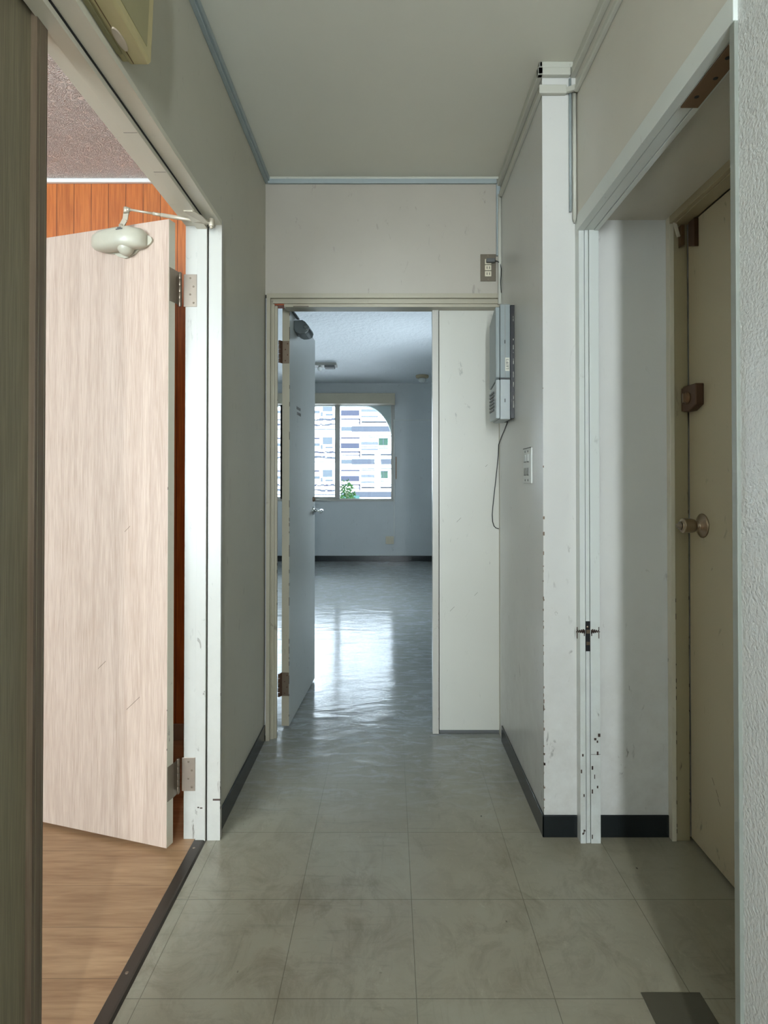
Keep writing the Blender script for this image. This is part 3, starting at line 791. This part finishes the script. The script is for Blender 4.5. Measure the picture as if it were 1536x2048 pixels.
MB().bar((.912, 1.800, 1.378), (.912, 1.800, 1.406), .004, .010, up=(1, 0, 0)).build('thumb_turn', 'knob_metal', lo)
B(.925, .947, 1.833, 1.8455, 1.355, 1.428).build('lock_strike', 'dark_bronze', bf, bevel=.002, label='dark brown lock strike on the beige jamb')
rc = MB().prism([(.919, 1.876), (.931, 1.882), (.931, 1.944), (.919, 1.944)], 'Y', 1.828, 1.846)
rc.build('roller_catch', 'bronze', bf, bevel=.001, label='brown catch on the beige jamb')
mb = MB().prism([(1.778, 1.856), (1.812, 1.868), (1.812, 1.944), (1.778, 1.944)], 'X', .934, .948)
mb.build('catch_plate', 'dark_bronze', d5, bevel=.001, label='brown catch at the top of the beige door')
mb = MB().bar((.898, 1.835, 1.968), (.915, 1.835, 1.908), .010, .004, up=(0, 1, 0))
mb.build('stay_bracket', 'frame_paint', bf, label='small cream angled stay')

# ------------------------------------------------------------------ floor plate lower right
tag(MB().prism([(.5545, 1.2990), (.686, 1.2990), (.686, 1.05), (.5545, 1.05)], 'Z', 0, .002).build('floor_plate', 'plate_brown', bevel=.0008), 'dark brown square plate on the tile floor at lower right', 'floor plate')

# ------------------------------------------------------------------ breaker box, switch, outlet, cords
bb = thing('breaker_box', (.46, 2.38, 1.38), 'tall grey electrical breaker box on the right wall', 'breaker box')
mb = B(.4765, RX, 2.292, 2.462, 1.384, 1.832)
for _ in range(18):
    z = rnd.choice([rnd.uniform(1.6, 1.82), rnd.uniform(1.40, 1.6)]); h_ = rnd.uniform(.001, .009)
    mb.box(.4865, .4865 + rnd.uniform(.0008, .002), 2.2915, 2.2925, z - h_, z + h_, 1)
mb.build('backplate', ['black_plastic', 'label_white'], bb, bevel=.001)
up = MB().box(.437, .4765, 2.30, 2.455, 1.545, 1.838)
up.build('upper_housing', 'box_grey', bb, bevel=.003)
lo_ = MB().box(.437, .4765, 2.30, 2.455, 1.380, 1.5395)
lo_.build('lower_housing', 'box_light', bb, bevel=.003)
B(.437, .4765, 2.302, 2.453, 1.5395, 1.545).build('seam', 'black_plastic', bb)
mb = MB().prism([(2.306, 1.548), (2.306, 1.828), (2.330, 1.830), (2.450, 1.790), (2.450, 1.520), (2.330, 1.535)], 'X', .420, .4365)
mb.build('upper_lid', 'box_grey', bb, bevel=.003)
mb = MB().prism([(2.306, 1.384), (2.306, 1.540), (2.330, 1.528), (2.450, 1.512), (2.450, 1.384)], 'X', .421, .4365)
mb.build('lower_lid', 'box_light', bb, bevel=.003)
for i in range(6): B(.4165, .4215, 2.345, 2.435, 1.42 + i * .014, 1.427 + i * .014).build('breaker_switch', 'black_plastic', bb)
B(.4555, .4575, 2.2992, 2.3002, 1.545, 1.835).build('side_groove', 'switch_grey', bb)
for z in (1.688, 1.455): B(.4540, .4570, 2.2988, 2.3002, z - .007, z + .007).build('slot', 'black_plastic', bb)
lb = B(.4565, .4735, 2.2990, 2.3000, 1.572, 1.625).build('label', 'label_white', bb, label='small pale label with tiny writing')
mk = MB()
for z in (1.617, 1.604, 1.590, 1.580):
    mk.box(.4595, .4702, 2.2986, 2.2991, z - .001, z + .001); 
mk.box(.4595, .4607, 2.2986, 2.2991, 1.594, 1.617).box(.469, .4702, 2.2986, 2.2991, 1.580, 1.600).box(.464, .4655, 2.2986, 2.2991, 1.586, 1.611)
mk.build('writing', 'marks_grey', lb)

cd = MB().tube([(.489, 2.345, 1.385), (.489, 2.40, 1.33), (.4885, 2.545, 1.28), (.4885, 2.555, 1.20)], .0014)
cd = MB().tube([(.4895, 2.42, 1.383), (.4893, 2.47, 1.36), (.489, 2.55, 1.33), (.4885, 2.612, 1.30), (.487, 2.614, 1.255), (.482, 2.614, 1.20), (.474, 2.612, 1.13), (.468, 2.610, 1.08), (.461, 2.608, 1.02), (.4585, 2.608, .985), (.4605, 2.610, .955), (.467, 2.614, .935), (.477, 2.617, .925), (.4895, 2.619, .922)], .0019)
tag(cd.build('loose_wire', 'black_plastic'), 'thin black wire looping down below the breaker box', 'wire')

sw = thing('wall_switch', (RX, 2.062, 1.127), 'white two-column light switch plate on the right wall', 'light switch')
B(RX - .006, RX, 2.004, 2.120, 1.127, 1.2515).build('plate', 'switch_white', sw, bevel=.002)
B(RX - .0066, RX - .0055, 2.003, 2.121, 1.2500, 1.2530).build('top_edge', 'marks_grey', sw)
for y in (2.048, 2.090):
    for z in (1.158, 1.205):
        k = B(RX - .0085, RX - .006, y - .011, y + .011, z, z + .024).build('rocker', 'switch_white' if z > 1.2 else 'switch_grey', sw, bevel=.001)
        B(RX - .0088, RX - .0062, y - .011, y + .011, z - .0032, z - .0008).build('gap', 'marks_grey', k)
    for z in (1.138, 1.240): MB().lathe((RX - .006, y, z), (RX - .02, y, z), [(0, .004), (.001, .0035), (.0014, .001)], 10).build('screw', 'marks_grey', sw)

ot = thing('power_outlet', (.434, FY, 2.02), 'brown metal triple power outlet high on the far wall', 'power outlet')
B(.400, .4685, FY - .005, FY, 2.020, 2.140).build('plate', 'outlet_metal', ot, bevel=.0015)
for z in (2.052, 2.079, 2.106):
    k = B(.4195, .4475, FY - .0075, FY - .005, z - .0115, z + .0115).build('socket', 'outlet_cream', ot, bevel=.0008)
    for x in (.4285, .4395): B(x - .0014, x + .0014, FY - .0080, FY - .0072, z - .0055, z + .0055).build('slot', 'black_plastic', k)
for z in (2.028, 2.132): MB().lathe((.434, FY - .005, z), (.434, FY - .02, z), [(0, .003), (.001, .0026), (.0013, .001)], 10).build('screw', 'stainless', ot)
pc = thing('plugged_cable', (.44, FY - .02, 2.106), 'grey plug with cord in the top socket of the outlet', 'cable')
MB().box(.424, .462, FY - .026, FY - .0078, 2.098, 2.115).build('plug', 'marks_grey', pc, bevel=.003)
MB().tube([(.460, FY - .017, 2.106), (.474, FY - .016, 2.104), (.484, FY - .018, 2.093), (.4885, FY - .020, 2.07), (.488, FY - .020, 2.04), (.4855, FY - .020, 2.01), (.487, FY - .020, 1.985), (.4885, FY - .018, 1.9635)], .0022).build('cord', 'black_plastic', pc)

# ------------------------------------------------------------------ left room
struct(B(-4.1, -.65, 2.574, 2.61, 0, 2.476).build('wall_side_room', 'orange_boards'), 'orange upright wood boards in the left room', 'wall')
struct(B(-4.1, -.66, -1.6, 2.61, 2.476, 2.58).build('ceiling', 'pink_plaster'), 'pinkish ceiling with worm-like plaster texture in the left room', 'ceiling')
struct(B(-4.1, -.655, 2.556, 2.574, 2.458, 2.476).build('trim_9', 'white_cornice', bevel=.003), 'thin white cornice over the orange boards', 'cornice')
struct(B(-4.1, -.655, 2.562, 2.574, 0, .068).build('baseboard_side_room', 'grey_skirting', bevel=.002), 'greyish skirting under the orange boards', 'baseboard')
struct(B(-4.2, -4.1, -1.6, 2.61, 0, 2.48).build('wall_side_room_left', 'cream_wall'), 'left wall of the side room', 'wall')
wq = MB().box(-4.1, -3.35, -1.6, -1.5, 0, 2.48).box(-1.15, -.65, -1.6, -1.5, 0, 2.48).box(-3.35, -1.15, -1.6, -1.5, 0, .60).box(-3.35, -1.15, -1.6, -1.5, 2.2, 2.48)
struct(wq.build('wall_side_room_near', 'cream_wall'), 'window wall of the side room', 'wall')
w4 = thing('window_4', (-2, -1.55, .65), 'wide window of the side room', 'window', kind='structure')
MB().box(-3.35, -3.32, -1.57, -1.53, .60, 2.2).box(-1.18, -1.15, -1.57, -1.53, .60, 2.2).box(-3.32, -1.18, -1.57, -1.53, .60, .63).box(-3.32, -1.18, -1.57, -1.53, 2.17, 2.2).box(-2.27, -2.23, -1.57, -1.53, .63, 2.17).build('window_frame', 'window_metal', w4)
B(-3.32, -1.18, -1.552, -1.548, .63, 2.17).build('window_pane', 'pane_glass', w4)

# ------------------------------------------------------------------ far room
FZ = 2.56; BY = 8.35
struct(B(-3.9, 1.9, 2.66, BY + .15, FZ, FZ + .1).build('ceiling', 'sky_tinted_ceiling'), 'rough white ceiling of the far room with sky tint in its colour', 'ceiling')
struct(B(-3.9, -3.8, 2.66, BY, 0, FZ).build('wall_far_room_left', 'sky_tinted_wall'), 'left wall of the far room', 'wall')
struct(MB().box(1.8, 1.9, 2.66, 4.6, 0, FZ).box(1.8, 1.9, 5.8, BY, 0, FZ).box(1.8, 1.9, 4.6, 5.8, 0, .95).box(1.8, 1.9, 4.6, 5.8, 2.05, FZ).build('wall_far_room_right', 'sky_tinted_wall'), 'right wall of the far room', 'wall')
struct(B(-3.9, -.545, 2.61, 2.66, 0, FZ).build('wall_far_room_near', 'sky_tinted_wall'), 'near wall of the far room', 'wall')
struct(MB().box(.60, 1.9, 2.61, 2.66, 0, FZ).box(-.545, .60, 2.645, 2.661, 1.96, FZ).build('wall_far_room_near_right', 'sky_tinted_wall'), 'near wall of the far room beside the doorway', 'wall')
WX0, WX1, WZ0, WZ1 = -3.19, .045, .862, 2.30
wz = MB().box(-3.9, WX0, BY, BY + .12, 0, FZ).box(WX1, 1.9, BY, BY + .12, 0, FZ).box(WX0, WX1, BY, BY + .12, 0, WZ0).box(WX0, WX1, BY, BY + .12, WZ1, FZ)
struct(wz.build('wall_window', 'sky_tinted_wall'), 'white window wall of the far room with sky tint in its colour', 'wall')
struct(B(-3.9, 1.9, BY - .008, BY, 0, .080).build('baseboard_far', 'black_vinyl', bevel=.002), 'black baseboard under the far window', 'baseboard')
w5 = thing('fill_window_5', (1.85, 5.2, .95), 'unseen side window added to light the far room', 'window', kind='structure')  # out of view, added to brighten the far room
MB().box(1.83, 1.87, 4.6, 4.63, .95, 2.05).box(1.83, 1.87, 5.77, 5.8, .95, 2.05).box(1.83, 1.87, 5.18, 5.22, .98, 2.02).box(1.83, 1.87, 4.63, 5.77, .95, .98).box(1.83, 1.87, 4.63, 5.77, 2.02, 2.05).build('window_frame', 'window_metal', w5)
B(1.848, 1.852, 4.63, 5.77, .98, 2.02).build('window_pane', 'pane_glass', w5)
# outer wall with rounded opening corners
oy0, oy1 = BY + .17, BY + .36
def arch_poly():
    cxr, rr, rv = -.405, .435, .555
    top = 2.262; left = -3.17
    hole = [(left, .80), (left, top - rv)] + [(left + rr - rr * math.cos(a), top - rv + rv * math.sin(a)) for a in [math.pi / 2 * k / 14 for k in range(1, 15)]]
    hole += [(cxr + rr * math.sin(a), top - rv + rv * math.cos(a)) for a in [math.pi / 2 * k / 14 for k in range(0, 15)]] + [(cxr + rr, .80)]
    return hole
hole = arch_poly(); mb = MB()
# wall = columns between hole edge and outer border
mb.box(-4.2, hole[0][0], oy0, oy1, -.3, 3.0).box(hole[-1][0], 2.2, oy0, oy1, -.3, 3.0).box(hole[0][0], hole[-1][0], oy0, oy1, -.3, .80)
for (xa, za), (xb, zb) in zip(hole[1:-1], hole[2:]):
    if xb - xa < 1e-6: continue
    mb.prism([(xa, za), (xb, zb), (xb, 3.0), (xa, 3.0)], 'Y', oy0, oy1)
struct(mb.build('wall_outer', 'concrete_outer'), 'grey outer wall with a rounded opening beyond the window', 'wall')

w1 = thing('window_1', (-1.5, BY + .04, WZ0), 'wide aluminium sliding window of the far room', 'window', kind='structure')
mb = MB().box(WX0, WX1, BY - .015, BY + .10, WZ0, WZ0 + .026).box(WX0, WX1, BY - .004, BY + .10, WZ1 - .03, WZ1).box(WX0, WX0 + .03, BY - .004, BY + .10, WZ0, WZ1).box(WX1 - .022, WX1, BY - .004, BY + .10, WZ0, WZ1)
mb.box(WX1 + .002, WX1 + .022, BY - .008, BY, WZ0 - .01, WZ1)
mb.build('window_frame', 'window_metal', w1, bevel=.003)
nb = [.02, -.761, -1.565, -2.365, -3.165]
for i in range(4):
    x1, x0 = nb[i], nb[i + 1]; yy = BY + (.03 if i in (0, 3) else .055)
    sft = .022
    z0_, z1_ = WZ0 + .026, WZ1 - .03
    lo_h = .012 if i in (0, 3) else .035
    m_ = MB().box(x0 - .02, x0 + .022, yy, yy + .022, z0_, z1_).box(x1 - .022, x1 + .02 if i else x1 + .0, yy, yy + .022, z0_, z1_).box(x0, x1, yy, yy + .022, z0_, z0_ + lo_h).box(x0, x1, yy, yy + .022, z1_ - .03, z1_)
    if i == 0: m_ = MB().box(x0 - .035, x0 + .04, yy, yy + .022, z0_, z1_).box(x1 - .006, x1 + .003, yy, yy + .022, z0_, z1_).box(x0, x1, yy, yy + .022, z0_, z0_ + lo_h).box(x0, x1, yy, yy + .022, z1_ - .03, z1_)
    sa = m_.build('sash', 'window_metal', w1, bevel=.002)
    B(x0, x1, yy + .009, yy + .013, z0_, z1_).build('pane', 'pane_glass', sa)
tag(B(-3.35, .072, BY - .14, BY - .001, 2.245, 2.395).build('curtain_box', 'curtain_box', bevel=.003), 'long beige curtain box above the far window', 'curtain box')
tag(B(.052, .068, BY - .012, BY - .0005, .362, 2.035).build('cable_duct', 'switch_white', bevel=.002), 'thin pale upright cable duct beside the far window', 'cable duct')
tag(B(.0685, 1.7, BY - .012, BY - .0005, 2.020, 2.035).build('cable_duct', 'switch_white', bevel=.002), 'thin pale level cable duct running right from the far window', 'cable duct')
wo = thing('wall_outlet', (-.005, BY, .25), 'small cream outlet box on the far wall below the window', 'power outlet')
B(-.062, .055, BY - .035, BY, .250, .360).build('housing', 'outlet_cream', wo, bevel=.003)
for x in (-.034, .014): B(x, x + .036, BY - .038, BY - .035, .275, .340).build('socket', 'outlet_cream', wo, bevel=.001)
st_ = MB().box(.082, .094, BY - .004, BY, 1.18, 1.50)
tag(st_.build('brown_wall_strip', 'bronze', bevel=.001), 'thin brown strip on the wall right of the far window', 'strip')  # brownish wall stain built as a thin strip

cl = thing('ceiling_lamp', (.45, 7.75, FZ), 'round ceiling lamp holder with white bulb near the far window', 'ceiling lamp')
MB().lathe((.43, 7.75, FZ), (.43, 7.75, 2.0), [(0, .085), (.02, .088), (.034, .080), (.038, .05), (.042, .03)], 28).build('base', 'lamp_beige', cl)
MB().lathe((.43, 7.75, FZ - .038), (.43, 7.75, 2.0), [(0, .045), (.015, .052), (.04, .050), (.055, .035), (.062, .01)], 24).build('bulb', 'lamp_white', cl)
sf = thing('lamp_fitting', (-.85, 7.0, FZ), 'oblong ceiling light fitting behind the open far door', 'ceiling lamp')
MB().box(-1.05, -.64, 6.90, 7.06, FZ - .035, FZ).build('base', 'switch_grey', sf, bevel=.004)
MB().box(-.78, -.66, 6.885, 7.00, FZ - .065, FZ - .034).build('socket', 'marks_grey', sf, bevel=.004)
MB().ball((-.84, 6.95, FZ - .065), .028, .028, .030).build('bulb', 'lamp_white', sf)

# ------------------------------------------------------------------ outside: street, sapling, apartment block
tag(B(-60, 60, 9.2, 90, -6.6, -6.5).build('street', 'asphalt'), 'pale street far below the far window', 'ground', kind='structure')
tr_ = thing('street_tree', (-1.05, 14.0, -6.5), 'green top of a young tree outside the far window', 'tree')
MB().tube([(-1.05, 14, -6.5), (-1.0, 14.05, -3), (-1.06, 13.98, -.6), (-1.03, 14, .9)], .035).build('trunk', 'bark', tr_)
lf = MB()
for k in range(900):
    z = rnd.triangular(-2.6, 1.22, .95); rr = .12 + .42 * max(0, (1.15 - z)) ** .75 * .55
    a = rnd.uniform(0, 6.28); q = rr * math.sqrt(rnd.random())
    c = Vector((-1.03 + q * math.cos(a), 14 + q * math.sin(a), z))
    u = Vector((rnd.uniform(-1, 1), rnd.uniform(-1, 1), rnd.uniform(-1, 1))).normalized(); v = u.orthogonal().normalized()
    s_ = rnd.uniform(.035, .07)
    lf.add([c - u * s_, c + v * s_ * .4, c + u * s_, c - v * s_ * .4], [(0, 1, 2, 3)])
lf.build('foliage', 'leaf', tr_)

YB = 50.0; PER = 2.82
ab = thing('apartment_building', (-5, YB + 3, -6.5), 'white apartment block with grey bands across the street', 'building')
B(-30, 18, YB, YB + 9, -6.5, 22.5).build('wall', 'facade_white', ab)
for s_ in range(-4, 7):
    zb = 5.56 + s_ * PER            # height of the band between storeys
    if zb - .5 < -6.3: continue
    bd = MB().box(-3.3, 3.2, YB - .06, YB, zb - .06, zb + .42).box(-4.2, -3.3, YB - .05, YB, zb - .0, zb + .36, 1)
    bd.build('floor_band', ['facade_grey', 'facade_mid'], ab)
    B(-14, -4.5, YB - .04, YB, zb + .12, zb + .20).build('floor_band', 'facade_mid', ab)
    # siding lines of the plain middle strip and the right side
    sd = MB()
    for dz, th_ in ((-.55, .08), (-1.06, .26), (-1.35, .08), (-1.58, .16)):
        sd.box(-2.50, -1.02, YB - .05, YB, zb + dz - th_ / 2, zb + dz + th_ / 2)
    for dz, th_ in ((.75, .08), (-.42, .08), (-2.02, .14), (-1.80, .06)):
        sd.box(-2.45, .25, YB - .05, YB, zb + dz - th_ / 2, zb + dz + th_ / 2)
    sd.box(-2.50, -1.02, YB - .023, YB, zb - 1.60, zb - .40, 1).box(-2.45, .25, YB - .02, YB, zb - 2.07, zb - 1.55, 1).box(-2.45, .25, YB - .02, YB, zb - .45, zb + .78, 1)
    sd.build('siding', ['facade_pale', 'facade_white'], ab)
    sd = MB().box(.55, 3.0, YB - .02, YB, zb - 1.66, zb - .49, 1)
    for dz in (-.55, -1.06, -1.6): sd.box(.55, 3.0, YB - .05, YB, zb + dz - .06, zb + dz + .06)
    sd.build('siding', ['facade_pale', 'facade_white'], ab)
    # loggia beside it
    lg = MB().box(-4.22, -2.56, YB - .02, YB, zb - 2.30, zb - .52, 1).box(-4.22, -2.60, YB - .08, YB, zb - .66, zb - .52).box(-4.22, -2.64, YB - .08, YB, zb - 1.50, zb - 1.04)
    lg.box(-4.22, -2.58, YB - .10, YB, zb - 1.86, zb - 1.74).box(-4.15, -2.58, YB - .10, YB, zb - 2.12, zb - 2.06).box(-2.66, -2.56, YB - .10, YB, zb - 2.30, zb - 1.74)
    lg.build('loggia', ['facade_dark', 'facade_white'], ab)
    wd = B(-.98, -.17, YB - .08, YB + .02, zb - 1.24, zb - .66).build('window', 'green_glass', ab)
    MB().box(-1.03, -.12, YB - .12, YB - .06, zb - .66, zb - .60).box(-.60, -.55, YB - .12, YB - .06, zb - 1.24, zb - .66).build('frame', 'facade_mid', wd)
    MB().box(-1.0, -.15, YB - .12, YB, zb - 1.38, zb - 1.33).box(-1.0, -.15, YB - .12, YB, zb - 1.52, zb - 1.46).box(-1.0, -.15, YB - .03, YB, zb - 1.52, zb - 1.33, 1).build('railing', ['facade_mid', 'facade_white'], wd)
    if s_ % 3 == 1: B(-4.2, -2.62, YB - .12, YB, zb - .36, zb + .10).build('sun_blind', 'teal_glass', ab)
    # balconies to the left, cluttered
    for bx0 in (-6.65, -10.0, -13.4):
        bl = MB().box(bx0, bx0 + 2.2, YB - .02, YB, zb - 2.5, zb - .5, 3)
        bl.box(bx0 + .02, bx0 + .60, YB - .08, YB, zb - .70, zb - .56).box(bx0 + .85, bx0 + 1.70, YB - .08, YB, zb - 1.14, zb - .52, 1)
        bl.box(bx0 + .10, bx0 + .62, YB - .08, YB, zb - 1.30, zb - 1.06, 1).box(bx0 + .70, bx0 + .86, YB - .10, YB, zb - 1.56, zb - 1.20, 1)
        bl.box(bx0 + 1.1, bx0 + 1.75, YB - .10, YB, zb - 1.50, zb - 1.34, 1)
        for dz in (1.86, 2.30):
            x = bx0
            while x < bx0 + 2.1:
                l = rnd.uniform(.12, .4); h = rnd.uniform(.04, .10); j = rnd.uniform(-.04, .08)
                bl.box(x, x + l, YB - .14, YB, zb - dz + j - h, zb - dz + j + h, rnd.choice([0, 2, 2])); x += l * .9
        bl.build('balcony', ['facade_dark', 'facade_mid', 'facade_grey', 'facade_white'], ab)
